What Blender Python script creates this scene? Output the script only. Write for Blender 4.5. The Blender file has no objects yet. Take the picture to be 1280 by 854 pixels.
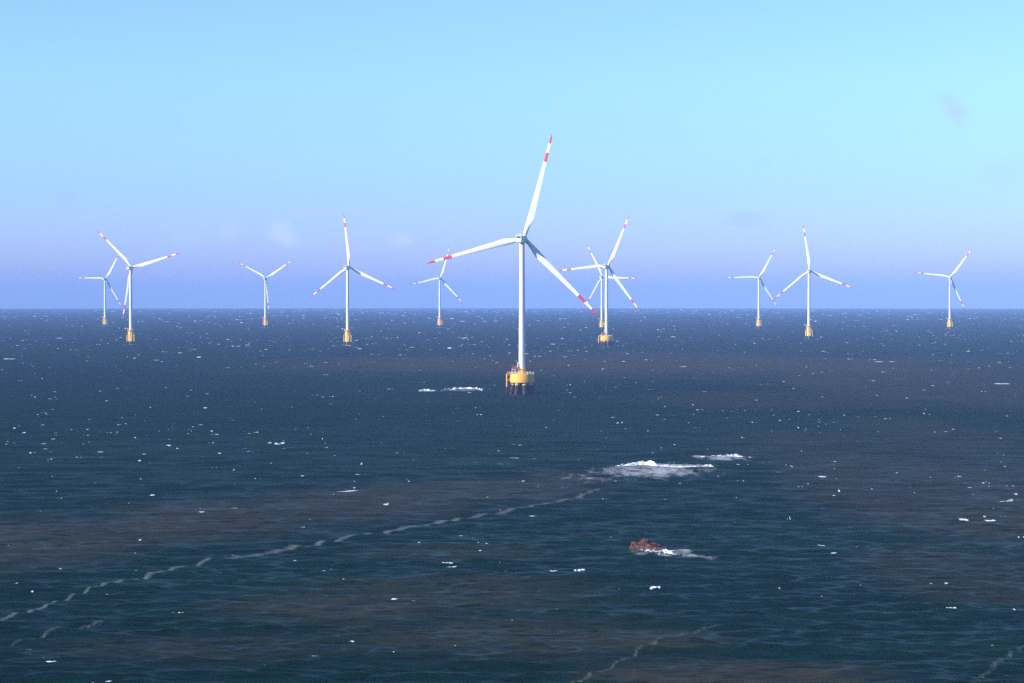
import bpy, bmesh, math, random
import numpy as np
from mathutils import Vector, Matrix, noise

random.seed(7); rng = np.random.default_rng(11)
S = bpy.context.scene
COL = S.collection
R_ = math.radians

# ------------------------------------------------------------------ numbers of the place
CAM_H = 67.0            # camera height above the water
PITCH = R_(1.3)         # camera looks slightly down
FOC = 2600.0            # focal length for a 1280 wide frame
EARTH = 3.0e6           # curvature of the sea (gives the dip of the horizon)
HUB = 105.0             # hub height
RAD = 73.0              # blade tip radius
SUN_EL, SUN_AZ = 26.0, 64.0   # sun: elevation; azimuth to the left of straight-behind

def drop(x, y): return -(x * x + y * y) / (2 * EARTH)

def sea_at(px, py):
    u, v = (px - 640) / FOC, (427 - py) / FOC
    d = Vector((u, math.cos(PITCH) + v * math.sin(PITCH), -math.sin(PITCH) + v * math.cos(PITCH)))
    z = 0.0
    for _ in range(12):
        t = (z - CAM_H) / d.z
        p = d * t
        z = drop(p.x, p.y)
    return p.x, p.y

# ------------------------------------------------------------------ materials
def new_mat(name):
    m = bpy.data.materials.new(name); m.use_nodes = True
    nt = m.node_tree
    return m, nt, nt.nodes['Principled BSDF']

def N(nt, kind, **kw):
    n = nt.nodes.new(kind)
    for k, v in kw.items():
        if k.startswith('_'): setattr(n, k[1:], v)
        else:
            key = int(k[1:]) if k[0] == 'i' and k[1:].isdigit() else k.replace('__', ' ')
            n.inputs[key].default_value = v
    return n

def paint(name, col, rough=0.4, dirt=None, amount=0.35, scale=0.25, streak=0.15):
    """painted steel: a base colour with weathering stains running down"""
    m, nt, b = new_mat(name)
    L = nt.links.new
    tc = N(nt, 'ShaderNodeTexCoord')
    mp = N(nt, 'ShaderNodeMapping'); mp.inputs['Scale'].default_value = (1, 1, streak)
    L(tc.outputs['Object'], mp.inputs[0])
    nz = N(nt, 'ShaderNodeTexNoise', Scale=scale * 4, Detail=5.0, Roughness=0.6)
    L(mp.outputs[0], nz.inputs['Vector'])
    rp = N(nt, 'ShaderNodeMapRange'); rp.inputs[1].default_value = 0.48; rp.inputs[2].default_value = 0.75
    rp.inputs[4].default_value = amount
    L(nz.outputs[0], rp.inputs[0])
    mx = N(nt, 'ShaderNodeMix', _data_type='RGBA')
    mx.inputs[6].default_value = (*col, 1)
    mx.inputs[7].default_value = (*(dirt or [c * 0.55 for c in col]), 1)
    L(rp.outputs[0], mx.inputs[0]); L(mx.outputs[2], b.inputs['Base Color'])
    rr = N(nt, 'ShaderNodeMapRange'); rr.inputs[3].default_value = rough; rr.inputs[4].default_value = min(1, rough + 0.3)
    L(nz.outputs[0], rr.inputs[0]); L(rr.outputs[0], b.inputs['Roughness'])
    return m

M_WHITE = paint('white_paint', (0.80, 0.80, 0.79), 0.38, (0.62, 0.60, 0.56), 0.35, 0.12, 0.12)
M_RED = paint('red_band_paint', (0.55, 0.05, 0.045), 0.4, (0.5, 0.08, 0.06), 0.3)
M_YEL = paint('yellow_paint', (0.82, 0.42, 0.045), 0.5, (0.6, 0.34, 0.08), 0.25, 0.5, 0.2)
M_YEL2 = paint('deep_yellow_paint', (0.84, 0.46, 0.03), 0.5, (0.65, 0.36, 0.05), 0.2, 0.5, 0.2)
M_YEL3 = paint('pale_yellow_paint', (0.85, 0.57, 0.10), 0.5, (0.6, 0.36, 0.09), 0.2, 0.5, 0.2)
M_RUST = paint('rusty_primer', (0.42, 0.13, 0.05), 0.75, (0.2, 0.07, 0.04), 0.8, 0.8, 0.5)
M_PILE = paint('stained_pile_steel', (0.05, 0.024, 0.018), 0.8, (0.015, 0.010, 0.010), 0.9, 0.5, 0.25)
M_COLLAR = paint('pale_collar', (0.62, 0.42, 0.28), 0.7, (0.4, 0.16, 0.07), 0.8, 0.8, 0.4)
M_WET = paint('wet_growth', (0.022, 0.017, 0.016), 0.6, (0.012, 0.014, 0.011), 0.9, 0.6, 0.6)
M_DARK = paint('dark_grille', (0.06, 0.055, 0.03), 0.7)
M_GREY = paint('galvanised_steel', (0.48, 0.49, 0.5), 0.45, (0.3, 0.28, 0.26), 0.4, 0.8, 0.3)

def rock_mat():
    m, nt, b = new_mat('red_rock'); L = nt.links.new
    tc = N(nt, 'ShaderNodeTexCoord'); 
    nz = N(nt, 'ShaderNodeTexNoise', Scale=0.55, Detail=8.0, Roughness=0.62); L(tc.outputs['Object'], nz.inputs['Vector'])
    vo = N(nt, 'ShaderNodeTexVoronoi', Scale=0.6, _feature='DISTANCE_TO_EDGE'); L(tc.outputs['Object'], vo.inputs['Vector'])
    cr = N(nt, 'ShaderNodeValToRGB'); L(nz.outputs[0], cr.inputs[0])
    e = cr.color_ramp.elements
    e[0].position, e[0].color = 0.36, (0.02, 0.008, 0.006, 1)
    e[1].position, e[1].color = 0.68, (0.26, 0.085, 0.042, 1)
    x = cr.color_ramp.elements.new(0.5); x.color = (0.095, 0.019, 0.010, 1)
    ck = N(nt, 'ShaderNodeMapRange'); ck.inputs[1].default_value = 0.02; ck.inputs[2].default_value = 0.14; ck.inputs[3].default_value = 0.15; L(vo.outputs['Distance'], ck.inputs[0])  # crevice shade painted into the colour along the cracks
    cm = N(nt, 'ShaderNodeMix', _data_type='RGBA', _blend_type='MULTIPLY'); cm.inputs[0].default_value = 1.0
    L(cr.outputs[0], cm.inputs[6]); L(ck.outputs[0], cm.inputs[7])
    L(cm.outputs[2], b.inputs['Base Color']); b.inputs['Roughness'].default_value = 0.75
    ad = N(nt, 'ShaderNodeMath', _operation='MULTIPLY_ADD'); ad.inputs[1].default_value = 0.5
    L(vo.outputs['Distance'], ad.inputs[0]); L(nz.outputs[0], ad.inputs[2])
    bu = N(nt, 'ShaderNodeBump', Strength=1.0, Distance=0.9); L(ad.outputs[0], bu.inputs['Height'])
    L(bu.outputs[0], b.inputs['Normal'])
    return m
M_ROCK = rock_mat()

def foam_mat():
    m, nt, b = new_mat('white_foam'); L = nt.links.new
    tc = N(nt, 'ShaderNodeTexCoord')
    nz = N(nt, 'ShaderNodeTexNoise', Scale=0.8, Detail=6.0, Roughness=0.7); L(tc.outputs['Object'], nz.inputs['Vector'])
    cr = N(nt, 'ShaderNodeValToRGB'); L(nz.outputs[0], cr.inputs[0])
    e = cr.color_ramp.elements
    e[0].position, e[0].color = 0.36, (0.30, 0.37, 0.43, 1)
    e[1].position, e[1].color = 0.60, (0.84, 0.85, 0.84, 1)
    L(cr.outputs[0], b.inputs['Base Color']); b.inputs['Roughness'].default_value = 0.9
    bu = N(nt, 'ShaderNodeBump', Strength=0.7, Distance=0.4); L(nz.outputs[0], bu.inputs['Height']); L(bu.outputs[0], b.inputs['Normal'])
    return m
M_FOAM = foam_mat()

# ------------------------------------------------------------------ mesh helpers
def link(name, bm, mats, parent=None, smooth=False, loc=None):
    me = bpy.data.meshes.new(name); bm.to_mesh(me); bm.free()
    for m in (mats if isinstance(mats, (list, tuple)) else [mats]): me.materials.append(m)
    if smooth:
        for p in me.polygons: p.use_smooth = True
        me.set_sharp_from_angle(angle=R_(40))
    o = bpy.data.objects.new(name, me); COL.objects.link(o)
    if parent: o.parent = parent
    if loc: o.location = loc
    return o

def lathe(bm, prof, n=32, mi=0, cap=True, mat=Matrix()):
    """rings of (radius, z); mi may be a list of slots per span"""
    rings = []
    for r, z in prof:
        rings.append([bm.verts.new(mat @ Vector((r * math.cos(2 * math.pi * i / n), r * math.sin(2 * math.pi * i / n), z))) for i in range(n)])
    for k in range(len(rings) - 1):
        for i in range(n):
            f = bm.faces.new((rings[k][i], rings[k][(i + 1) % n], rings[k + 1][(i + 1) % n], rings[k + 1][i]))
            f.material_index = mi[k] if isinstance(mi, list) else mi
    if cap:
        f = bm.faces.new(rings[0][::-1]); f.material_index = mi[0] if isinstance(mi, list) else mi
        f = bm.faces.new(rings[-1]); f.material_index = mi[-1] if isinstance(mi, list) else mi

def tube(bm, a, b, r, r2=None, n=8, mi=0, cuts=None):
    a, b = Vector(a), Vector(b); d = b - a
    q = d.to_track_quat('Z', 'Y').to_matrix().to_4x4()
    L = d.length; r2 = r if r2 is None else r2
    zs = [0.0] + (cuts or []) + [1.0]
    lathe(bm, [(r + (r2 - r) * t, L * t) for t in zs], n, mi, True, Matrix.Translation(a) @ q)

def box(bm, c, s, rot=None, bev=0.0, mi=0):
    m = Matrix.Translation(Vector(c)) @ (rot.to_4x4() if rot else Matrix()) @ Matrix.Diagonal((*s, 1))
    r = bmesh.ops.create_cube(bm, size=1.0, matrix=m)
    fs = {f for v in r['verts'] for f in v.link_faces}
    for f in fs: f.material_index = mi
    if bev:
        es = list({e for v in r['verts'] for e in v.link_edges})
        bmesh.ops.bevel(bm, geom=es, offset=bev, segments=2, affect='EDGES', profile=0.5)

def railing(bm, pts, h=1.1, r=0.05, closed=True):
    n = len(pts)
    for i, p in enumerate(pts):
        p = Vector(p)
        tube(bm, p, p + Vector((0, 0, h)), r, n=5)
        if i < n - 1 or closed:
            q = Vector(pts[(i + 1) % n])
            for z in (h * 0.5, h):
                tube(bm, p + Vector((0, 0, z)), q + Vector((0, 0, z)), r, n=5)

def ring_pts(r, z, n, a0=0.0):
    return [(r * math.cos(a0 + 2 * math.pi * i / n), r * math.sin(a0 + 2 * math.pi * i / n), z) for i in range(n)]

# ------------------------------------------------------------------ the turbine's shared upper parts
def blade_bm():
    bm = bmesh.new(); n = 24
    st = [1.2, 2.6, 4.2, 6.5, 9, 12, 15, 18, 22, 27, 33, 40, 47, 53.8, 57, 60.2, 63.4, 66.6, 69.5, 71.6, 72.6, RAD]
    def chord(r):
        if r < 15: t = max(0, (r - 4.2) / 10.8); t = t * t * (3 - 2 * t); return 2.8 + (4.8 - 2.8) * t
        t = (r - 15) / (RAD - 15)
        c = 4.8 - 3.5 * t ** 0.82
        if r > 69: c *= max(0.12, 1 - ((r - 69) / 4.05) ** 2 * 0.8)
        return c
    rings = []
    for r in st:
        w = min(1, max(0, (r - 4.0) / 12.0)); w = w * w * (3 - 2 * w)
        c = chord(r); tw = R_(18 * (1 - min(1, (r - 4) / 60)) ** 1.5 + 4) if r > 4 else R_(22)
        th = 1.0 * (1 - w) + (0.34 - 0.17 * min(1, r / 60)) * w
        ring = []
        for i in range(n):
            a = 2 * math.pi * i / n
            x = 0.5 - 0.5 * math.cos(a)                 # 0 at the nose, 1 at the trailing edge
            s = 1 if a <= math.pi else -1
            circ = math.sin(a) * 0.5
            foil = s * 2.6 * (0.2969 * math.sqrt(x) - 0.126 * x - 0.3516 * x * x + 0.2843 * x ** 3 - 0.1036 * x ** 4)
            y = (circ * (1 - w) + foil * w) * th + 0.03 * w * math.sin(math.pi * x)
            xx = (x - (0.5 * (1 - w) + 0.30 * w)) * c
            yy = -y * c                                    # the suction side looks down-wind
            ring.append(bm.verts.new((xx * math.cos(tw) - 0 * yy + math.sin(tw) * yy, -xx * math.sin(tw) + math.cos(tw) * yy, r)))
        rings.append(ring)
    for k in range(len(rings) - 1):
        mid = (st[k] + st[k + 1]) / 2
        mi = 1 if (mid > 66.6 or 53.8 < mid < 60.2) else 0
        for i in range(n):
            f = bm.faces.new((rings[k][i], rings[k][(i + 1) % n], rings[k + 1][(i + 1) % n], rings[k + 1][i])); f.material_index = mi
    bm.faces.new(rings[0][::-1]); f = bm.faces.new(rings[-1]); f.material_index = 1
    bmesh.ops.recalc_face_normals(bm, faces=bm.faces)
    return bm

TOP = HUB - 2.9
def upper_parts(root, z_base):
    bm = bmesh.new()
    prof = []
    k = 5
    for i in range(k + 1):
        t = i / k; z = z_base + (TOP - z_base) * t; r = 2.25 + (1.72 - 2.25) * t
        if 0 < i < k: prof += [(r, z - 0.12), (r + 0.05, z - 0.1), (r + 0.05, z + 0.1), (r, z + 0.12)]
        else: prof.append((r, z))
    lathe(bm, prof, 40)
    tw = link('tower', bm, M_WHITE, root, True)
    bm = bmesh.new()                                            # door on the lit side of the tower foot
    rot = Matrix.Rotation(R_(200), 3, 'Z')
    box(bm, rot @ Vector((2.25, 0, z_base + 1.5)), (0.16, 1.0, 2.2), rot, 0.05)
    link('door', bm, M_GREY, tw)
    # nacelle: local +Y points up-wind, origin on the tower axis at hub height
    bm = bmesh.new()
    sec = [(-8.8, 1.95, 1.75, -2.55), (-8.2, 2.12, 1.9, -2.75), (2.2, 2.15, 1.9, -2.9), (3.3, 1.75, 1.6, -2.2)]
    rings = []
    for y, hw, zt, zb in sec:
        c = 0.45
        pts = [(-hw + c, zt), (hw - c, zt), (hw, zt - c), (hw, zb + c), (hw - c, zb), (-hw + c, zb), (-hw, zb + c), (-hw, zt - c)]
        rings.append([bm.verts.new((x, y, z)) for x, z in pts])
    for a, b in zip(rings, rings[1:]):
        for i in range(8): bm.faces.new((a[i], a[(i + 1) % 8], b[(i + 1) % 8], b[i]))
    bm.faces.new(rings[0]); bm.faces.new(rings[-1][::-1])
    lathe(bm, [(1.95, -3.3), (2.0, -2.86)], 32)                 # yaw ring
    bmesh.ops.recalc_face_normals(bm, faces=bm.faces)
    na = link('nacelle', bm, M_WHITE, root)
    bm = bmesh.new()
    box(bm, (0, -8.82, 0.85), (3.0, 0.08, 1.15), None, 0.02)
    for i in range(5): box(bm, (0, -8.88, 0.4 + i * 0.22), (2.9, 0.05, 0.07))
    link('rear_vent', bm, M_DARK, na)
    bm = bmesh.new()
    railing(bm, [(-1.8, -8.3, 1.9), (0, -8.3, 1.9), (1.8, -8.3, 1.9), (1.8, -6.4, 1.9), (1.8, -4.5, 1.9), (0, -4.5, 1.9), (-1.8, -4.5, 1.9), (-1.8, -6.4, 1.9)], 1.2, 0.06)
    link('roof_railing', bm, M_WHITE, na)
    bm = bmesh.new()
    tube(bm, (-0.9, -7.6, 1.85), (-0.9, -7.6, 4.3), 0.07, n=6); tube(bm, (-1.4, -7.6, 4.1), (-0.4, -7.6, 4.1), 0.05, n=6)
    lathe(bm, [(0.05, 4.1), (0.16, 4.2), (0.16, 4.45), (0.03, 4.5)], 8, mat=Matrix.Translation((-1.4, -7.6, 0)))
    link('wind_mast', bm, M_GREY, na)
    bm = bmesh.new()                                            # hub: spinner round the +Y axis
    rot = Matrix.Rotation(R_(-90), 4, 'X')
    lathe(bm, [(1.5, -1.9), (1.85, -1.4), (2.0, -0.4), (2.0, 0.7), (1.7, 1.7), (1.1, 2.4), (0.4, 2.75), (0.05, 2.8)], 32, mat=rot)
    link('rotor_hub', bm, M_WHITE, root, True)
    b0 = link('blade', blade_bm(), [M_WHITE, M_RED], root, True)
    for _ in range(2):
        c = b0.copy(); COL.objects.link(c); c.parent = root

def set_pose(root, yaw, phase):
    base = Matrix.Translation((0, 0, HUB)) @ Matrix.Rotation(-R_(yaw), 4, 'Z')
    rotor = base @ Matrix.Rotation(R_(5), 4, 'X') @ Matrix.Translation((0, 5.0, 0))
    k = 0
    for c in root.children:
        n = c.name.split('.')[0]
        if n == 'nacelle': c.matrix_local = base
        elif n == 'rotor_hub': c.matrix_local = rotor @ Matrix.Rotation(R_(phase), 4, 'Y')
        elif n == 'blade':
            c.matrix_local = rotor @ Matrix.Rotation(R_(phase + 120 * k), 4, 'Y') @ Matrix.Rotation(-R_(2), 4, 'X'); k += 1

def empty(name, loc=(0, 0, 0)):
    o = bpy.data.objects.new(name, None); COL.objects.link(o); o.location = loc; o.empty_display_size = 5
    return o

def ladder_frame(bm, x, y, z0, z1, w=1.4, r=0.22, step=0.9):
    tube(bm, (x, y - w / 2, z0), (x, y - w / 2, z1), r, n=8); tube(bm, (x, y + w / 2, z0), (x, y + w / 2, z1), r, n=8)
    z = z0 + 0.5
    while z < z1:
        tube(bm, (x, y - w / 2, z), (x, y + w / 2, z), 0.06, n=5); z += step

# ------------------------------------------------------------------ kind 1: yellow drum cap on raked piles
def build_drum_turbine():
    root = empty('wind_turbine')
    upper_parts(root, 16.9)
    bm = bmesh.new()
    lathe(bm, [(2.75, 13.55), (2.75, 13.8), (2.45, 13.9), (2.4, 16.6), (2.6, 16.65), (2.6, 16.9)], 40)
    link('tower_base', bm, M_YEL2, root, True)
    bm = bmesh.new()
    lathe(bm, [(8.1, 7.5), (8.4, 7.75), (8.4, 13.25), (8.25, 13.5)], 72)
    cap = link('pile_cap', bm, M_YEL, root, True)
    bm = bmesh.new()
    railing(bm, ring_pts(8.0, 13.5, 28), 1.2, 0.07)
    link('railing', bm, M_WHITE, cap)
    for i in range(8):                                          # eight raked piles with pale collars
        a = R_(22.5 + 45 * i - 8)
        p0 = Vector((6.1 * math.cos(a), 6.1 * math.sin(a), 7.7)); p1 = Vector((8.5 * math.cos(a), 8.5 * math.sin(a), -5.0))
        bm = bmesh.new()
        d = p1 - p0
        tube(bm, p0, p1, 1.5, n=20, cuts=[0.15, 0.155, 0.42, 0.47], mi=[1, 1, 0, 2, 2])
        link('pile', bm, [M_PILE, M_COLLAR, M_WET], cap, True)
    bm = bmesh.new()                                            # boat landing at the left of the cap
    for y in (-3.2, 0.2):
        tube(bm, (-10.3, y, -4), (-10.3, y, 13.4), 0.48, n=10, cuts=[0.42, 0.50], mi=[1, 1, 0])
        tube(bm, (-10.3, y, 12.8), (-8.2, y, 12.8), 0.22, n=8)
        tube(bm, (-10.3, y, 9.4), (-8.2, y, 9.0), 0.22, n=8)
        tube(bm, (-10.3, y, 4.6), (-7.2, y, 7.6), 0.22, n=8, mi=1)
        tube(bm, (-10.3, y, 1.2), (-7.9, y, 2.6), 0.22, n=8, mi=1)
    ladder_frame(bm, -9.9, -1.5, -1, 14.6, 1.0, 0.12)
    for z in (3.2, 6.4, 9.6, 12.6): tube(bm, (-10.3, -3.2, z), (-10.3, 0.2, z), 0.18, n=8, mi=1 if z < 5 else 0)
    box(bm, (-9.2, -1.5, 13.45), (2.2, 4.4, 0.16))
    railing(bm, [(-8.3, -3.6, 13.5), (-10.2, -3.6, 13.5), (-10.2, -1.5, 13.5), (-10.2, 0.6, 13.5), (-8.3, 0.6, 13.5)], 1.2, 0.07, False)
    link('boat_landing', bm, [M_YEL, M_WET], root)
    bm = bmesh.new()                                            # rusty equipment deck on posts beside the tower
    box(bm, (-4.6, -1.2, 17.4), (4.6, 4.0, 0.35), None, 0.04)
    for x, y in ((-6.7, -3.0), (-2.6, -3.0), (-6.7, 0.6), (-2.6, 0.6), (-4.6, -3.0)):
        tube(bm, (x, y, 13.45), (x, y, 17.25), 0.16, n=8, mi=1)
    tube(bm, (-6.7, -3.0, 13.8), (-4.6, -3.0, 17.2), 0.09, n=6); tube(bm, (-2.6, -3.0, 13.8), (-4.6, -3.0, 17.2), 0.09, n=6)
    railing(bm, [(-6.8, -3.1, 17.55), (-4.6, -3.1, 17.55), (-2.5, -3.1, 17.55), (-2.5, 0.7, 17.55), (-4.6, 0.7, 17.55), (-6.8, 0.7, 17.55)], 1.2, 0.08)
    box(bm, (-3.4, -0.4, 18.3), (1.6, 1.6, 1.5), None, 0.06)
    box(bm, (-5.4, -1.8, 14.5), (1.8, 1.4, 1.9), None, 0.06)
    eq = link('equipment_deck', bm, [M_RUST, M_WHITE], root)
    bm = bmesh.new()                                            # white davit crane
    tube(bm, (-2.9, -2.0, 17.5), (-2.9, -2.0, 21.2), 0.28, 0.22, n=10)
    tube(bm, (-2.9, -2.0, 21.0), (-4.3, -2.6, 22.4), 0.2, 0.12, n=8)
    box(bm, (-2.9, -2.0, 20.4), (0.8, 0.8, 0.8), None, 0.08)
    link('davit_crane', bm, M_WHITE, root)
    for x, y, w, h in ((3.6, -3.4, 1.1, 1.3), (5.2, -2.4, 1.4, 0.9), (4.2, 2.0, 1.6, 1.6)):   # cabinets on the right of the deck
        bm = bmesh.new(); box(bm, (x, y, 13.5 + h / 2), (w, w * 0.8, h), None, 0.05)
        link('deck_cabinet', bm, M_GREY, root)
    return root

# ------------------------------------------------------------------ kind 2: yellow column (monopile with transition piece)
def build_column_turbine():
    root = empty('wind_turbine')
    upper_parts(root, 20.6)
    bm = bmesh.new()
    lathe(bm, [(3.9, 4.2), (3.9, 4.4), (3.5, 5.0), (3.4, 12.0), (3.15, 12.4), (3.0, 20.2), (3.1, 20.25), (3.1, 20.6)], 40)
    tp = link('transition_piece', bm, M_YEL3, root, True)
    bm = bmesh.new()
    for a in (60, 110, 160, 250, 300, 330):
        c = Vector((3.8 * math.cos(R_(a)), 3.8 * math.sin(R_(a)), 0)); tube(bm, c + Vector((0, 0, 0)), c + Vector((0, 0, 17)), 0.2, n=8)
    link('cable_tube', bm, M_YEL3, tp, True)
    bm = bmesh.new()
    lathe(bm, [(3.9, -5), (3.9, 1.6), (3.85, 4.2)], 40, mi=[0, 0])
    for a in range(0, 360, 45):
        c = Vector((4.8 * math.cos(R_(a + 10)), 4.8 * math.sin(R_(a + 10)), 0)); tube(bm, c + Vector((0, 0, -4)), c * 0.9 + Vector((0, 0, 4.4)), 0.45, n=8)
    link('monopile', bm, M_WET, root, True)
    bm = bmesh.new()
    lathe(bm, [(4.6, 18.7), (4.7, 18.8), (4.7, 18.95), (3.05, 19.0)], 40, cap=False); lathe(bm, [(3.05, 18.2), (4.6, 18.7)], 40, cap=False)
    wp = link('work_platform', bm, M_YEL2, root)
    bm = bmesh.new(); railing(bm, ring_pts(4.6, 18.95, 18), 1.2, 0.07)
    link('railing', bm, M_YEL2, wp)
    bm = bmesh.new()
    for s in (-1, 1):
        for y in (-2.2, 0.2):
            tube(bm, (s * 4.9, y, -4), (s * 4.9, y, 13.0), 0.5, n=10, cuts=[0.44, 0.45], mi=[1, 1, 0])
            for z in (4.6, 8.5, 12.4): tube(bm, (s * 4.9, y, z), (s * 2.7, y * 0.6, z), 0.2, n=8, mi=1 if z < 5 else 0)
        ladder_frame(bm, s * 4.6, -1.0, -1, 18.7, 0.9, 0.11)
    link('boat_landing', bm, [M_YEL3, M_WET], root)
    bm = bmesh.new()
    tube(bm, (-3.6, -1.6, 18.9), (-3.6, -1.6, 21.6), 0.3, n=10); tube(bm, (-3.6, -1.6, 21.4), (-8.2, -2.6, 21.9), 0.32, 0.2, n=8)
    box(bm, (-7.0, -2.3, 21.5), (1.6, 1.0, 1.0), None, 0.08); box(bm, (-3.6, -1.6, 21.0), (0.9, 0.9, 0.9), None, 0.08)
    link('davit_crane', bm, M_WHITE, root)
    return root

def copy_tree(o, parent=None):
    c = o.copy(); COL.objects.link(c)
    if parent: c.parent = parent
    for ch in list(o.children): copy_tree(ch, c)
    return c

# kind, base pixel x, depth, yaw, phase, label
TURBINES = [
    ('drum', 6.8, 1410, 16, 16.3, 'largest wind turbine, closest of all, on a yellow drum cap over dark raked piles'),
    ('drum', 123.8, 2725, 25, 25, 'mid-sized wind turbine on a yellow drum cap, directly in front of a smaller turbine'),
    ('column', -522.3, 2850, 15, 74.5, 'mid-sized wind turbine overlapping a smaller one, one blade hanging along its tower on yellow column'),
    ('column', -222.8, 2820, 18, 115, 'mid-sized wind turbine alone on a yellow column with one blade nearly upright'),
    ('column', 461.1, 3230, 19, 112, 'mid-sized wind turbine with upright blade, its low blade tip crossing a smaller turbine\'s blade'),
    ('column', -903.9, 4620, 15, 31, 'small far wind turbine left of a larger one, the leftmost of all'),
    ('column', -529.9, 4470, 15, 57.5, 'small far wind turbine with two blades raised in a Y and one down its tower'),
    ('column', -155.2, 4470, 19, 18, 'small far wind turbine whose raised blade meets the largest turbine\'s red blade tip'),
    ('column', 180.1, 4170, 21, 93, 'small far wind turbine standing behind the tower of the smaller drum-capped turbine'),
    ('column', 513.8, 4330, 15, 29, 'small far wind turbine whose lower blade meets the blade tip of a larger turbine'),
    ('column', 890.4, 4230, 19, 37, 'small far wind turbine standing by itself, the rightmost of all'),
]
proto = {}
for kind, X, D, yaw, ph, label in TURBINES:
    if kind not in proto:
        r = proto[kind] = build_drum_turbine() if kind == 'drum' else build_column_turbine()
    else: r = copy_tree(proto[kind])
    r.location = (X, D, drop(X, D))
    r['label'] = label; r['category'] = 'wind turbine'; r['group'] = 'wind turbines standing in the sea'
    set_pose(r, yaw, ph)

# ------------------------------------------------------------------ the sea
WAVES = []
for lam in np.geomspace(2.6, 50, 130):
    for _ in range(1):
        l = lam * rng.uniform(0.93, 1.07)
        ang = R_(-107 + 15) + rng.normal(0, 0.32)       # travel toward the camera, a little to the left
        slope = 0.030 * (1.0 if l < 9 else (9 / l) ** 1.3)
        WAVES.append((l, slope * l / (2 * math.pi) * 1.4, math.cos(ang), math.sin(ang), rng.uniform(0, 6.283)))

def waves(x, y, step):
    """height of the water; wavelengths the mesh cannot carry are left out"""
    z = np.zeros_like(x)
    for l, a, cx, cy, p in WAVES:
        w = np.clip((l / step - 2.2) / 2.5, 0, 1)
        if np.ndim(w):
            rows = np.nonzero(w > 0)[0]
            if not len(rows): continue
            m = rows.max() + 1
            k = 2 * math.pi / l
            z[:m] += (a * w[:m, None]) * np.sin(k * (cx * x[:m] + cy * y[:m]) + p)
        else:
            z += a * w * np.sin(2 * math.pi / l * (cx * x + cy * y) + p)
    return z

def vnoise(x, y, s, seed, octs=4):
    """cheap value noise on numpy arrays"""
    r = np.random.default_rng(seed); T = r.random((256, 256)).astype(np.float32)
    out = np.zeros_like(x, dtype=np.float32); amp, tot = 1.0, 0
    for o in range(octs):
        u, v = x / s + 17.3 * o, y / s + 9.1 * o
        iu, iv = np.floor(u).astype(np.int64), np.floor(v).astype(np.int64)
        fu, fv = (u - iu).astype(np.float32), (v - iv).astype(np.float32)
        fu = fu * fu * (3 - 2 * fu); fv = fv * fv * (3 - 2 * fv)
        a = T[iu & 255, iv & 255]; b = T[(iu + 1) & 255, iv & 255]; c = T[iu & 255, (iv + 1) & 255]; d = T[(iu + 1) & 255, (iv + 1) & 255]
        out += amp * ((a * (1 - fu) + b * fu) * (1 - fv) + (c * (1 - fu) + d * fu) * fv); tot += amp; amp *= 0.55; s *= 0.5
    return out / tot

NR, NA = 900, 2800
A_W = R_(27.0)
tmin, tmax = CAM_H / 21000.0, CAM_H / 300.0
r_rows = CAM_H / np.linspace(tmax, tmin, NR)                 # rings: spacing grows with distance
r_rows = np.concatenate([[2.0, 60, 120, 180, 230, 265], r_rows, [23000.0]])
th_d = np.linspace(-A_W, A_W, NA)
th_c = np.linspace(A_W, 2 * math.pi - A_W, 80)[1:-1]
th = np.concatenate([th_d, th_c])
nr, na = len(r_rows), len(th)
TH, RR = np.meshgrid(th.astype(np.float32), r_rows.astype(np.float32))
X = RR * np.sin(TH); Y = RR * np.cos(TH)
step = np.gradient(r_rows); step[:7] = 60
Z = waves(X, Y, step)
Z[:, NA:] *= 0.3

# white caps, as foam on the water with a small crest of its own
foam = np.zeros_like(X); lift = np.zeros_like(X)
dth = th_d[1] - th_d[0]
def add_cap(x, y, L, W, peak, hgt, tilt=0.0):
    r0 = math.hypot(x, y); t0 = math.atan2(x, y)
    if abs(t0) > A_W * 0.98: return
    i0 = int(np.searchsorted(r_rows, r0)); j0 = int((t0 + A_W) / dth)
    if i0 < 8 or i0 > nr - 4: return
    W = max(W, 1.0 * step[i0]); L = max(L, 1.0 * r0 * dth)
    di = int(2 + 1.6 * W / step[i0]) + int(abs(tilt) * L / step[i0]); dj = int(2 + 1.6 * L / (r0 * dth))
    a, b, c, d = max(0, i0 - di), min(nr, i0 + di + 1), max(0, j0 - dj), min(NA, j0 + dj + 1)
    dx = X[a:b, c:d] - x; dy = Y[a:b, c:d] - y - tilt * dx
    q = (dx / L) ** 2 + (dy / W) ** 2
    g = np.exp(-q * 1.6).astype(np.float32)
    foam[a:b, c:d] = np.maximum(foam[a:b, c:d], peak * g)
    lift[a:b, c:d] = np.maximum(lift[a:b, c:d], hgt * g)

def scatter(n, rmax, rmin, lo, hi, hgt, pk=0.0):
    for _ in range(n):
        r = math.sqrt(rng.uniform(rmin ** 2, rmax ** 2)); t = rng.uniform(-A_W, A_W)
        x, y = r * math.sin(t), r * math.cos(t)
        if rng.random() > 0.25 + 1.1 * float(vnoise(np.array([x]), np.array([y]), 160, 5, 2)[0]) ** 2 * 1.6: continue
        L = lo + (hi - lo) * rng.random() ** 2.2
        for k in range(rng.integers(1, 4)):
            add_cap(x + rng.normal(0, L * 0.9), y + rng.normal(0, L * 0.35), L * rng.uniform(0.35, 1.0), L * rng.uniform(0.08, 0.18),
                    0.60 + pk + 0.5 * rng.random() ** 2, hgt * rng.uniform(0.3, 0.9), rng.normal(0.05, 0.10))
scatter(1900, 1250, 320, 0.5, 2.2, 0.012, -0.06)
scatter(500, 1200, 320, 0.5, 1.6, 0.06, 0.1)
scatter(2800, 3400, 700, 0.8, 3.6, 0.08, -0.05)
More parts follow.
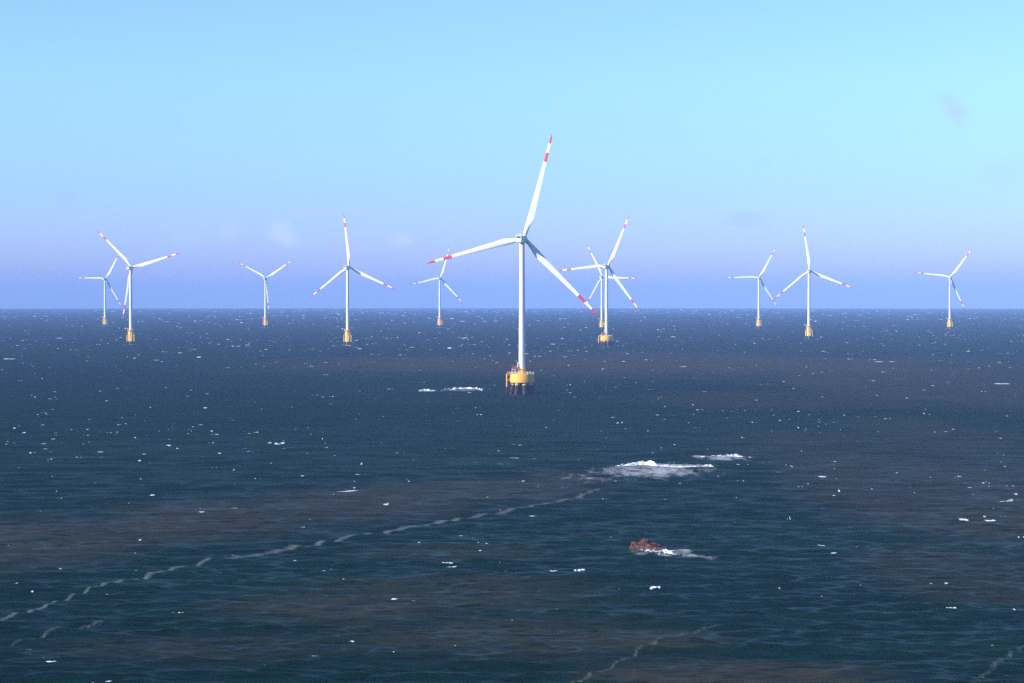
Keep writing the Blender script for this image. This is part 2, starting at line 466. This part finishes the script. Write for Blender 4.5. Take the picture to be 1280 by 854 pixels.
scatter(8000, 13000, 1900, 3.0, 12.0, 0.26, -0.04)
# single larger caps seen on the photograph
for px, py, L, W, h in ((345, 555, 2.6, 1.4, 0.9), (397, 821, 1.4, 0.5, 0.35), (302, 636, 3.2, 0.9, 0.4), (250, 641, 2.5, 0.5, 0.3), (445, 614, 7.0, 1.0, 0.4),
                      (484, 631, 1.6, 0.6, 0.4), (565, 708, 2.6, 0.5, 0.3), (692, 715, 1.2, 0.6, 0.4), (725, 713, 1.6, 0.4, 0.3), (657, 720, 1.0, 0.4, 0.3), (1026, 681, 1.8, 0.5, 0.3),
                      (1024, 596, 3.2, 0.7, 0.4), (1262, 628, 3.0, 0.6, 0.4), (1252, 480, 7.0, 2.5, 0.8), (70, 830, 1.4, 0.4, 0.3), (5, 616, 2.5, 0.8, 0.4), (648, 572, 4.0, 0.8, 0.4),
                      (1190, 762, 1.0, 0.4, 0.3), (560, 705, 1.3, 0.4, 0.3), (820, 735, 1.3, 0.4, 0.3), (1240, 650, 3.0, 0.5, 0.3), (1205, 650, 2.0, 0.4, 0.3)):
    x, y = sea_at(px, py)
    for k in range(4):
        add_cap(x + rng.normal(0, L * 0.45), y + rng.normal(0, W * 0.5), L * rng.uniform(0.4, 0.9), W * rng.uniform(0.3, 0.7), rng.uniform(0.8, 1.1), h * rng.uniform(0.3, 0.6), rng.normal(0, 0.08))

# drifting foam lines where two waters meet
lace = np.zeros_like(X); line = np.zeros_like(X)
def foam_line(pts, width, amp):
    P = [(x, y * 0.10) for x, y in (sea_at(*p) for p in pts)]
    wob = (vnoise(X[:, :NA], Y[:, :NA], 70, 21, 2) - 0.5) * 6
    for (x0, y0), (x1, y1) in zip(P, P[1:]):
        dx, dy = x1 - x0, y1 - y0; L2 = dx * dx + dy * dy
        ra, rb = math.hypot(x0, y0 / 0.10), math.hypot(x1, y1 / 0.10); ri = np.nonzero((r_rows > min(ra, rb) - 25) & (r_rows < max(ra, rb) + 25))[0]
        a, b = ri.min(), ri.max() + 1
        xs, ys = X[a:b, :NA], Y[a:b, :NA]
        xs = xs + wob[a:b]; ys = ys * 0.10
        t = np.clip(((xs - x0) * dx + (ys - y0) * dy) / L2, 0, 1)
        d = np.hypot(xs - x0 - t * dx, ys - y0 - t * dy)
        w = width * (0.3 + 1.2 * vnoise(xs, ys, 9, 33, 3)) + 0.08 * step[a:b, None]
        g = amp * np.exp(-(d / w) ** 2)
        line[a:b, :NA] = np.maximum(line[a:b, :NA], g * (0.7 + 0.5 * vnoise(xs, ys, 30, 34, 2)))
foam_line([(-40, 785), (0, 775), (60, 758), (130, 731), (200, 716), (270, 700), (320, 693), (400, 682), (480, 665), (560, 652), (640, 638), (720, 620), (745, 611)], 0.24, 0.8)
foam_line([(715, 860), (780, 828), (815, 808), (850, 793), (900, 780)], 0.16, 0.5)
foam_line([(20, 805), (70, 790), (140, 778)], 0.22, 0.5)
foam_line([(1215, 860), (1250, 825), (1290, 800)], 0.14, 0.42)
def lace_patch(px, py, hx, hy, amp, tilt=0.0):
    cx, cy = sea_at(px, py); sx = hx / FOC * cy; sy = (sea_at(px, py - hy)[1] - sea_at(px, py + hy)[1]) / 2
    xs, ys = X[:, :NA], Y[:, :NA]
    q = ((xs - cx) / sx) ** 2 + ((ys - cy - tilt * (xs - cx)) / sy) ** 2
    g = amp * np.exp(-q * 1.2) * (0.45 + 1.1 * vnoise(xs, ys, 9, 44, 3))
    lace[:, :NA] = np.maximum(lace[:, :NA], g)
lace_patch(815, 589, 80, 10, 0.85); lace_patch(835, 583, 70, 4, 0.9); lace_patch(740, 597, 45, 7, 0.45, 0.3); lace_patch(898, 572, 40, 4, 0.9); lace_patch(690, 607, 40, 6, 0.25, 0.4)
lace_patch(838, 690, 34, 5, 0.75, -0.3); lace_patch(886, 697, 16, 2.4, 0.95); lace_patch(806, 691, 20, 2.5, 0.6); lace_patch(862, 694, 26, 2.5, 0.7)
lace_patch(575, 488, 34, 1.6, 0.6); lace_patch(645, 494, 22, 1.5, 0.42); lace_patch(756, 434, 14, 1.2, 0.5)

for px, py in ((163.5, 430.6), (434.6, 431.4), (1011, 423.8), (131, 407.9), (332, 409.2), (549.7, 409.2), (948.5, 410.3), (1187, 411.3)):
    lace_patch(px, py, 9, 0.7, 0.7)

# silty water against clear water
silt = np.zeros_like(X)
xs, ys = X[:, :NA], Y[:, :NA]
nz1 = vnoise(xs, ys * 0.6, 420, 3, 5); nz2 = vnoise(xs, ys, 60, 4, 4)
for px, py, hx, hy, amp in ((870, 457, 520, 17, 0.9), (560, 456, 240, 12, 0.85), (1180, 478, 240, 30, 0.75), (1220, 560, 130, 40, 0.5), (1250, 640, 120, 36, 0.75), (40, 680, 190, 40, 0.62), (250, 652, 170, 34, 0.68), (430, 632, 170, 24, 0.7), (600, 612, 150, 15, 0.65),
                           (560, 740, 230, 26, 0.5), (250, 810, 240, 20, 0.35), (760, 800, 170, 20, 0.55), (900, 845, 190, 24, 0.7), (1180, 620, 170, 60, 0.7), (1050, 560, 160, 22, 0.45), (1200, 720, 130, 40, 0.5), (640, 800, 260, 30, 0.5), (420, 760, 200, 24, 0.5), (1000, 500, 260, 12, 0.5), (700, 600, 60, 10, 0.6), (1120, 620, 140, 25, 0.4), (560, 690, 160, 12, 0.4)):
    cx, cy = sea_at(px, py); sx = hx / FOC * cy; sn = sea_at(px, py + hy)[1]; sf = sea_at(px, py - hy)[1]
    dy = (ys - cy); sy = np.where(dy > 0, sf - cy, cy - sn)
    q = np.sqrt(((xs - cx) / sx) ** 2 + (dy / sy) ** 2)
    q = q + (nz1 - 0.5) * 1.3 + (nz2 - 0.5) * 0.5
    g = amp * np.clip((1.25 - q) / 0.75, 0, 1)
    silt[:, :NA] = np.maximum(silt[:, :NA], g)
silt[:, :NA] = np.clip(silt[:, :NA] + (nz1 - 0.62) * 0.6, 0, 1)

Z += lift + drop(X, Y)
def sea_z(x, y): return float(waves(np.array([[x]], dtype=np.float32), np.array([[y]], dtype=np.float32), np.array([max(0.5, y * y / CAM_H * (tmax - tmin) / NR)]))[0, 0]) + drop(x, y)

co = np.stack([X, Y, Z], -1).reshape(-1, 3).astype(np.float32)
i = np.arange(nr - 1)[:, None]; j = np.arange(na)[None, :]; j2 = (j + 1) % na
quads = np.stack([i * na + j, (i + 1) * na + j, (i + 1) * na + j2, i * na + j2], -1).reshape(-1, 4)[:, ::-1].astype(np.int32)
me = bpy.data.meshes.new('sea')
me.vertices.add(len(co)); me.vertices.foreach_set('co', co.ravel())
nq = len(quads)
me.loops.add(nq * 4); me.loops.foreach_set('vertex_index', quads.ravel())
me.polygons.add(nq); me.polygons.foreach_set('loop_start', np.arange(0, nq * 4, 4, dtype=np.int32))
me.polygons.foreach_set('use_smooth', np.ones(nq, dtype=bool))
for nm, arr in (('foam', foam), ('lace', lace), ('line', line), ('silt', silt), ('chop', np.clip((step[:, None] - 0.8) / 4.5, 0, 1) + 0 * X)):
    at = me.attributes.new(nm, 'FLOAT', 'POINT'); at.data.foreach_set('value', arr.astype(np.float32).ravel())
me.update()
if me.polygons[len(me.polygons) // 2].normal.z < 0: me.flip_normals()
sea = bpy.data.objects.new('sea', me); COL.objects.link(sea)
sea['kind'] = 'structure'; sea['label'] = 'choppy dark blue sea with brown silty patches and small whitecaps'

def sea_mat():
    m, nt, b = new_mat('sea_water'); L = nt.links.new
    tc = N(nt, 'ShaderNodeTexCoord')
    def attr(n): a = N(nt, 'ShaderNodeAttribute'); a.attribute_name = n; return a.outputs['Fac']
    def mapped(sx, sy, rz=0.0):
        mp = N(nt, 'ShaderNodeMapping'); mp.inputs['Scale'].default_value = (sx, sy, 1); mp.inputs['Rotation'].default_value = (0, 0, rz)
        L(tc.outputs['Object'], mp.inputs[0]); return mp.outputs[0]
    def nz(vec, scale, det, rough=0.6, w=None):
        n = N(nt, 'ShaderNodeTexNoise', Scale=scale, Detail=det, Roughness=rough); L(vec, n.inputs['Vector']); return n.outputs[0]
    def mr(v, a, b_, c=0.0, d=1.0):
        n = N(nt, 'ShaderNodeMapRange'); n.inputs[1].default_value = a; n.inputs[2].default_value = b_; n.inputs[3].default_value = c; n.inputs[4].default_value = d
        L(v, n.inputs[0]); return n.outputs[0]
    def math_(op, a, b_):
        n = N(nt, 'ShaderNodeMath', _operation=op)
        for k, v in enumerate((a, b_)):
            if isinstance(v, (int, float)): n.inputs[k].default_value = v
            else: L(v, n.inputs[k])
        return n.outputs[0]
    def mixc(f, a, b_):
        n = N(nt, 'ShaderNodeMix', _data_type='RGBA')
        L(f, n.inputs[0])
        for k, v in ((6, a), (7, b_)):
            if isinstance(v, tuple): n.inputs[k].default_value = (*v, 1)
            else: L(v, n.inputs[k])
        return n.outputs[2]
    # clear water: patches of greener and bluer water; silt on top
    patch = mr(nz(mapped(0.006, 0.012, 0.15), 1.0, 4), 0.35, 0.65)
    small = mr(nz(mapped(0.035, 0.09, 0.1), 1.0, 4), 0.35, 0.65)
    clear = mixc(patch, SEA['deep'], SEA['teal'])
    clear = mixc(math_('MULTIPLY', small, 0.5), clear, SEA['dark'])
    water = mixc(math_('MULTIPLY', attr('silt'), mr(nz(mapped(0.02, 0.05), 1.0, 4), 0.25, 0.6, 0.45, 1.0)), clear, SEA['silt'])
    # foam: solid caps, and a lace of thin streaks
    fn = nz(mapped(1.7, 1.2), 1.0, 5, 0.7)
    cap = mr(math_('ADD', attr('foam'), math_('MULTIPLY', math_('SUBTRACT', fn, 0.5), 0.6)), 0.52, 0.70)
    vor = N(nt, 'ShaderNodeTexVoronoi', Scale=1.0, _feature='DISTANCE_TO_EDGE'); L(mapped(0.28, 0.40, 0.3), vor.inputs['Vector'])
    ln = nz(mapped(0.35, 0.5, 0.2), 1.0, 6, 0.75)
    lbig = nz(mapped(0.22, 0.06, 0.12), 1.0, 5, 0.7); lfine = nz(mapped(1.3, 0.9, 0.2), 1.0, 5, 0.7)
    lac = mr(math_('ADD', attr('lace'), math_('ADD', math_('MULTIPLY', math_('SUBTRACT', math_('ADD', math_('MULTIPLY', lbig, 0.75), math_('MULTIPLY', ln, 0.25)), 0.5), 3.4), math_('MULTIPLY', vor.outputs['Distance'], -0.5))), 0.25, 1.35)
    lin = mr(math_('ADD', attr('line'), math_('MULTIPLY', math_('SUBTRACT', lfine, 0.5), 1.5)), 0.25, 1.1)
    lac = math_('MULTIPLY', lac, mr(attr('lace'), 0.08, 0.40)); lin = math_('MULTIPLY', lin, mr(attr('line'), 0.03, 0.22))
    f = math_('MINIMUM', math_('MAXIMUM', math_('MAXIMUM', math_('MULTIPLY', cap, 0.88), math_('MULTIPLY', lac, 0.62)), math_('MULTIPLY', lin, 0.17)), 1.0)
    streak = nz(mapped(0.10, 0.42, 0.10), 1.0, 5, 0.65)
    water = mixc(mr(streak, 0.50, 0.64, 0.0, 0.85), water, SEA['dark'])  # water colour streaks that also paint in the dark wave faces
    water = mixc(mr(streak, 0.48, 0.34, 0.0, 0.75), water, SEA['pale'])  # bluish streaks painted in for sky reflected off the wave backs
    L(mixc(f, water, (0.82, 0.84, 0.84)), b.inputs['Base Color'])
    rg = N(nt, 'ShaderNodeMix', _data_type='FLOAT'); L(f, rg.inputs[0]); L(mr(attr('chop'), 0, 1, SEA['rough'], SEA['far']), rg.inputs[2]); rg.inputs[3].default_value = 0.9
    L(rg.outputs[0], b.inputs['Roughness'])
    b.inputs['IOR'].default_value = SEA['ior']
    L(mr(f, 0, 1, SEA['spec'], 0.2), b.inputs['Specular IOR Level'])
    # ripples the mesh does not carry
    h1 = nz(mapped(0.22, 0.50, 0.12), 1.0, 5, 0.62); h2 = nz(mapped(0.8, 1.6, -0.1), 1.0, 4, 0.6)
    bu1 = N(nt, 'ShaderNodeBump', Strength=1.0, Distance=SEA['b1']); L(h1, bu1.inputs['Height'])
    bu2 = N(nt, 'ShaderNodeBump', Strength=1.0, Distance=SEA['b2']); L(h2, bu2.inputs['Height']); L(bu1.outputs[0], bu2.inputs['Normal'])
    L(bu2.outputs[0], b.inputs['Normal'])
    return m
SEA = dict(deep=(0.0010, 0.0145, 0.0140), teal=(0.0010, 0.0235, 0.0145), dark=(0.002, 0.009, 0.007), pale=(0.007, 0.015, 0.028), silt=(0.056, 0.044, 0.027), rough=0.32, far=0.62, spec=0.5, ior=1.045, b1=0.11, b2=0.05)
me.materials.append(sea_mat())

# ------------------------------------------------------------------ breakers: raised crests of foam
def breaker(name, pts, width, height, label, seed, n=240, m=50):
    """a ragged ridge of foam; pts = crest points (px, py, height factor)"""
    P = [(*sea_at(p[0], p[1]), p[2]) for p in pts]
    seg = [0.0]
    for a, b in zip(P, P[1:]): seg.append(seg[-1] + math.hypot(b[0] - a[0], b[1] - a[1]))
    u = np.linspace(0, seg[-1], n)
    cx = np.interp(u, seg, [p[0] for p in P]); cy = np.interp(u, seg, [p[1] for p in P]); hf = np.interp(u, seg, [p[2] for p in P])
    v = np.linspace(-1, 1, m)
    GX = (cx[None, :] + 0 * v[:, None]).astype(np.float32); GY = (cy[None, :] + v[:, None] * width).astype(np.float32)
    n1 = vnoise(GX, GY, 6.0, seed, 4); n2 = vnoise(GX, GY, 1.6, seed + 1, 3)
    prof = np.exp(-((v[:, None] + 0.25) / 0.42) ** 2)
    end = np.minimum(1, np.minimum(u, seg[-1] - u) / (0.08 * seg[-1]))[None, :]
    hgt = hf[None, :] * prof * height * np.clip((n1 - 0.28) * 3.0, 0, 1.5) * end + (n2 - 0.5) * 1.1 * height * prof - 0.20 * height - 0.3 * (1 - end)
    base = np.array([[sea_z(float(GX[a, b]), float(GY[a, b])) for b in range(0, n)] for a in (0, m // 2, m - 1)])
    bz = np.where(v[:, None] < 0, base[0] * (-v[:, None]) + base[1] * (1 + v[:, None]), base[2] * v[:, None] + base[1] * (1 - v[:, None]))
    GZ = bz + hgt
    ox, oy = float(cx.mean()), float(cy.mean())
    bm = bmesh.new()
    vs = [[bm.verts.new((GX[a, b] - ox, GY[a, b] - oy, GZ[a, b])) for b in range(n)] for a in range(m)]
    for a in range(m - 1):
        for b in range(n - 1):
            if max(hgt[a, b], hgt[a + 1, b], hgt[a, b + 1], hgt[a + 1, b + 1]) > -0.3 * height:
                bm.faces.new((vs[a][b], vs[a][b + 1], vs[a + 1][b + 1], vs[a + 1][b]))
    bmesh.ops.delete(bm, geom=[w for w in bm.verts if not w.link_faces], context='VERTS')
    q = np.random.default_rng(seed)
    for _ in range(int(90 * min(1.0, seg[-1] / 30))):                # spray and clots of foam thrown round the crest
        b = int(q.integers(4, n - 4)); a = q.normal(-0.15, 0.55) * width
        if q.random() > hf[b]: continue
        rr = 0.10 + 0.3 * q.random() ** 2
        zz = float(np.interp(np.clip(a / width, -1, 1), [-1, 0, 1], base[:, b])) + (q.random() ** 2) * height * 0.9 * hf[b] * math.exp(-(a / width) ** 2 * 3)
        bmesh.ops.create_icosphere(bm, subdivisions=1, radius=1.0, matrix=Matrix.Translation((cx[b] - ox + q.normal(0, 0.5), cy[b] - oy + a, zz)) @ Matrix.Diagonal((rr * q.uniform(1, 3.2), rr * q.uniform(1, 2), rr * 0.55, 1)))
    o = link(name, bm, M_FOAM, None, True, (ox, oy, 0))
    o['label'] = label; o['category'] = 'breaking wave'; o['group'] = 'waves breaking white on the sea'
    return o
breaker('breaking_wave', [(764, 583, .35), (782, 581, .6), (798, 580, .8), (811, 580, 1.7), (822, 582, .8), (846, 583, .6), (868, 584, .75), (886, 582, .9), (895, 585, .3)], 6, 1.1, 'largest white breaking wave with a bright hump in its crest, behind the red rock', 50)
breaker('breaking_wave', [(872, 571, .3), (890, 571, .7), (905, 570, .8), (920, 569, 1.0), (928, 572, .3)], 5, 1.0, 'shorter white breaking wave just beyond the right end of the largest breaker', 60)
breaker('breaking_wave', [(553, 487.5, .5), (572, 486.5, 1.2), (583, 486, .9), (596, 486, 1.2), (604, 488, .3)], 9, 1.6, 'white breaking wave to the left of the largest wind turbine', 70)
breaker('breaking_wave', [(523, 489, .5), (530, 488.5, 1.0), (538, 488.5, .8), (546, 488.5, .4)], 6, 1.2, 'thin short white breaking wave left of the one beside the largest turbine', 80)
breaker('breaking_wave', [(797, 689.6, .4), (805, 690.6, 1.0), (812, 691.6, .7), (822, 692.3, .5), (832, 691.2, 1.2), (842, 692, .6), (850, 693, .3)], 1.6, 0.8, 'small wave breaking white against the foot of the red rock', 90)

# ------------------------------------------------------------------ the red rock
def rock():
    ox, oy = sea_at(812.5, 690); oy += 2.0
    bm = bmesh.new(); n, m = 120, 70
    hx = [-4.7, -4.35, -3.9, -3.3, -2.7, -2.1, -1.4, -0.7, 0.2, 0.9, 1.6, 2.4, 3.2, 4.0, 4.6]
    hz = [-0.4, 2.1, 2.7, 2.4, 2.5, 2.9, 3.3, 3.2, 2.9, 2.7, 2.3, 1.9, 1.5, 1.0, -0.4]
    vs = []
    for a in range(m):
        row = []
        y = -3.4 + 6.8 * a / (m - 1)
        for b in range(n):
            x = -5.0 + 10.0 * b / (n - 1)
            h = float(np.interp(x, hx, hz))
            e = max(0.0, 1 - (abs(y + 0.25 * math.sin(x)) / (2.9 + 0.5 * noise.noise(Vector((x * 0.6, 0, 3))))) ** 2.6)
            f1 = noise.noise(Vector((x * 0.55, y * 0.8, 1.0))); 
            cell = noise.cell(Vector((x * 0.75 + 0.5 * f1, y * 0.75, 2.0)))
            rid = 1 - abs(noise.noise(Vector((x * 1.1, y * 1.3, 7.0)))) * 2
            fine = noise.fractal(Vector((x * 2.2, y * 2.2, 4.0)), 0.7, 2.1, 4)
            z = (h + 0.5) * e ** 0.7 * (0.88 + 0.14 * f1 + 0.12 * cell) - 0.5 + 0.22 * (rid - 0.5) * e + 0.10 * fine
            row.append(bm.verts.new((x + 0.25 * noise.noise(Vector((x, y, 9))), y + 0.3 * noise.noise(Vector((x, y, 19))), z)))
        vs.append(row)
    for a in range(m - 1):
        for b in range(n - 1): bm.faces.new((vs[a][b], vs[a][b + 1], vs[a + 1][b + 1], vs[a + 1][b]))
    # close it below the water
    edge = [vs[0][b] for b in range(n)] + [vs[a][n - 1] for a in range(1, m)] + [vs[m - 1][b] for b in range(n - 2, -1, -1)] + [vs[a][0] for a in range(m - 2, 0, -1)]
    low = [bm.verts.new((v.co.x * 1.1, v.co.y * 1.1, -4)) for v in edge]
    for k in range(len(edge)): bm.faces.new((edge[k], low[k], low[(k + 1) % len(low)], edge[(k + 1) % len(edge)]))
    bm.faces.new(low)
    bmesh.ops.recalc_face_normals(bm, faces=bm.faces)
    o = link('sea_rock', bm, M_ROCK, None, False, (ox, oy, drop(ox, oy)))
    o.rotation_euler = (0, 0, R_(-38)); o.scale = (1.12, 0.85, 0.95)
    o['label'] = 'reddish brown jagged rock standing out of the sea with white wash round it'; o['category'] = 'rock'
rock()

# ------------------------------------------------------------------ air
bm = bmesh.new()
box(bm, (0, 0, 0), (1, 1, 1))
me2 = bpy.data.meshes.new('haze'); bm.to_mesh(me2); bm.free()
haze = bpy.data.objects.new('haze', me2); COL.objects.link(haze)
zb, zt = -95.0, 182.0
haze.location = (0, 0, (zb + zt) / 2); haze.scale = (48000, 48000, zt - zb)
haze['kind'] = 'stuff'; haze['label'] = 'pale blue sea haze in the air'
hm = bpy.data.materials.new('haze_air'); hm.use_nodes = True
nt = hm.node_tree; nt.nodes.clear()
pv = nt.nodes.new('ShaderNodeVolumePrincipled'); out = nt.nodes.new('ShaderNodeOutputMaterial')
pv.inputs['Color'].default_value = (0.33, 0.54, 1.0, 1); pv.inputs['Density'].default_value = 8.3e-5; pv.inputs['Anisotropy'].default_value = -0.2
nt.links.new(pv.outputs[0], out.inputs['Volume'])
me2.materials.append(hm)

# ------------------------------------------------------------------ sky and sun
w = bpy.data.worlds.new('World'); S.world = w; w.use_nodes = True
nt = w.node_tree; L = nt.links.new
bg = nt.nodes['Background']; bg.inputs['Strength'].default_value = 0.15
sky = N(nt, 'ShaderNodeTexSky', _sky_type='NISHITA', _sun_disc=False)
sky.sun_elevation = R_(SUN_EL); sky.sun_rotation = R_(180 + SUN_AZ); sky.altitude = 60; sky.air_density = 1.0; sky.dust_density = 0.6; sky.ozone_density = 1.5
tcw = N(nt, 'ShaderNodeTexCoord'); sp = N(nt, 'ShaderNodeSeparateXYZ'); L(tcw.outputs['Generated'], sp.inputs[0])
SKY = [(0.0, (0.46, 0.54, 1.3)), (0.02, (0.45, 0.58, 1.3)), (0.05, (0.42, 0.61, 1.05)), (0.10, (0.50, 0.71, 0.90)), (0.145, (0.53, 0.72, 0.86)), (0.3, (0.35, 0.5, 0.85)), (1.0, (0.3, 0.42, 0.85))]
rp = N(nt, 'ShaderNodeValToRGB'); L(sp.outputs['Z'], rp.inputs[0])
rp.color_ramp.elements[0].position = SKY[0][0]; rp.color_ramp.elements[1].position = 1.0
for p, c in SKY[1:-1]: rp.color_ramp.elements.new(p)
for e, (p, c) in zip(rp.color_ramp.elements, SKY): e.color = (*c, 1)
mul = N(nt, 'ShaderNodeMix', _data_type='RGBA', _blend_type='MULTIPLY'); mul.inputs[0].default_value = 1
L(sky.outputs[0], mul.inputs[6]); L(rp.outputs[0], mul.inputs[7])
geo = tcw.outputs['Generated']
cn = N(nt, 'ShaderNodeTexNoise', Scale=55.0, Detail=5.0, Roughness=0.55); L(geo, cn.inputs['Vector'])
cur = mul.outputs[2]
for px, py, hx, hy, tint, amt in ((350, 291, 16, 13, (1.24, 1.13, 1.0), 0.9), (363, 302, 12, 8, (1.18, 1.10, 1.0), 0.8), (500, 301, 16, 9, (1.18, 1.10, 1.0), 0.8), (285, 290, 14, 13, (1.12, 1.06, 1.0), 0.7), (232, 300, 20, 9, (1.08, 1.04, 1.0), 0.7), (400, 302, 12, 8, (1.10, 1.05, 1.0), 0.6),
                                  (1180, 121, 13, 9, (1.02, 0.91, 0.98), 0.8), (1190, 134, 14, 13, (1.05, 0.87, 0.98), 0.9), (1199, 149, 11, 12, (1.04, 0.90, 0.98), 0.8), (1212, 142, 9, 7, (1.0, 0.95, 0.98), 0.6), (935, 274, 36, 9, (0.93, 0.90, 0.96), 0.8), (1255, 215, 24, 16, (0.98, 0.92, 0.97), 0.7), (955, 205, 14, 9, (0.98, 0.95, 0.98), 0.6), (80, 248, 10, 8, (0.96, 0.94, 0.97), 0.6)):
    u, v = (px - 640) / FOC, (427 - py) / FOC
    d = Vector((u, math.cos(PITCH) + v * math.sin(PITCH), -math.sin(PITCH) + v * math.cos(PITCH))).normalized()
    mp = N(nt, 'ShaderNodeMapping', _vector_type='POINT')
    mp.inputs['Location'].default_value = (-d.x / (hx / FOC), 0, -d.z / (hy / FOC)); mp.inputs['Scale'].default_value = (FOC / hx, 0.0, FOC / hy)
    L(geo, mp.inputs[0])
    ln = N(nt, 'ShaderNodeVectorMath', _operation='LENGTH'); L(mp.outputs[0], ln.inputs[0])
    ad = N(nt, 'ShaderNodeMath', _operation='MULTIPLY_ADD'); ad.inputs[1].default_value = -2.2; L(cn.outputs[0], ad.inputs[0]); L(ln.outputs['Value'], ad.inputs[2])
    mr_ = N(nt, 'ShaderNodeMapRange', _interpolation_type='SMOOTHSTEP'); mr_.inputs[1].default_value = 0.5; mr_.inputs[2].default_value = -0.9; mr_.inputs[4].default_value = amt
    L(ad.outputs[0], mr_.inputs[0])
    fy = N(nt, 'ShaderNodeMath', _operation='GREATER_THAN'); fy.inputs[1].default_value = 0.0; L(sp.outputs['Y'], fy.inputs[0])
    fm = N(nt, 'ShaderNodeMath', _operation='MULTIPLY'); L(mr_.outputs[0], fm.inputs[0]); L(fy.outputs[0], fm.inputs[1])
    cm = N(nt, 'ShaderNodeMix', _data_type='RGBA', _blend_type='MULTIPLY'); L(fm.outputs[0], cm.inputs[0]); L(cur, cm.inputs[6]); cm.inputs[7].default_value = (*tint, 1)
    cur = cm.outputs[2]
L(cur, bg.inputs['Color'])

sd = bpy.data.lights.new('sun', 'SUN'); sd.energy = 5.0; sd.angle = R_(0.5); sd.color = (1.0, 0.96, 0.90)
so = bpy.data.objects.new('sun', sd); COL.objects.link(so)
az = R_(SUN_AZ); el = R_(SUN_EL)
to_sun = Vector((-math.sin(az) * math.cos(el), -math.cos(az) * math.cos(el), math.sin(el)))
so.rotation_euler = to_sun.to_track_quat('Z', 'Y').to_euler(); so.location = to_sun * 400

cd = bpy.data.cameras.new('camera'); cam = bpy.data.objects.new('camera', cd); COL.objects.link(cam)
cam.location = (0, 0, CAM_H); cam.rotation_euler = (R_(90) - PITCH, 0, 0)
cd.sensor_fit = 'HORIZONTAL'; cd.sensor_width = 36.0; cd.lens = 36.0 * FOC / 1280
cd.clip_start = 0.5; cd.clip_end = 80000
S.camera = cam
S.view_settings.view_transform = 'Standard'; S.view_settings.look = 'None'; S.view_settings.exposure = 0.6; S.view_settings.gamma = 1.0
S.view_settings.use_curve_mapping = False
S.cycles.use_denoising = False; S.cycles.denoiser = 'OPENIMAGEDENOISE'; S.cycles.denoising_input_passes = 'RGB_ALBEDO_NORMAL'; S.cycles.denoising_prefilter = 'FAST'
S.cycles.max_bounces = 5; S.cycles.volume_bounces = 0
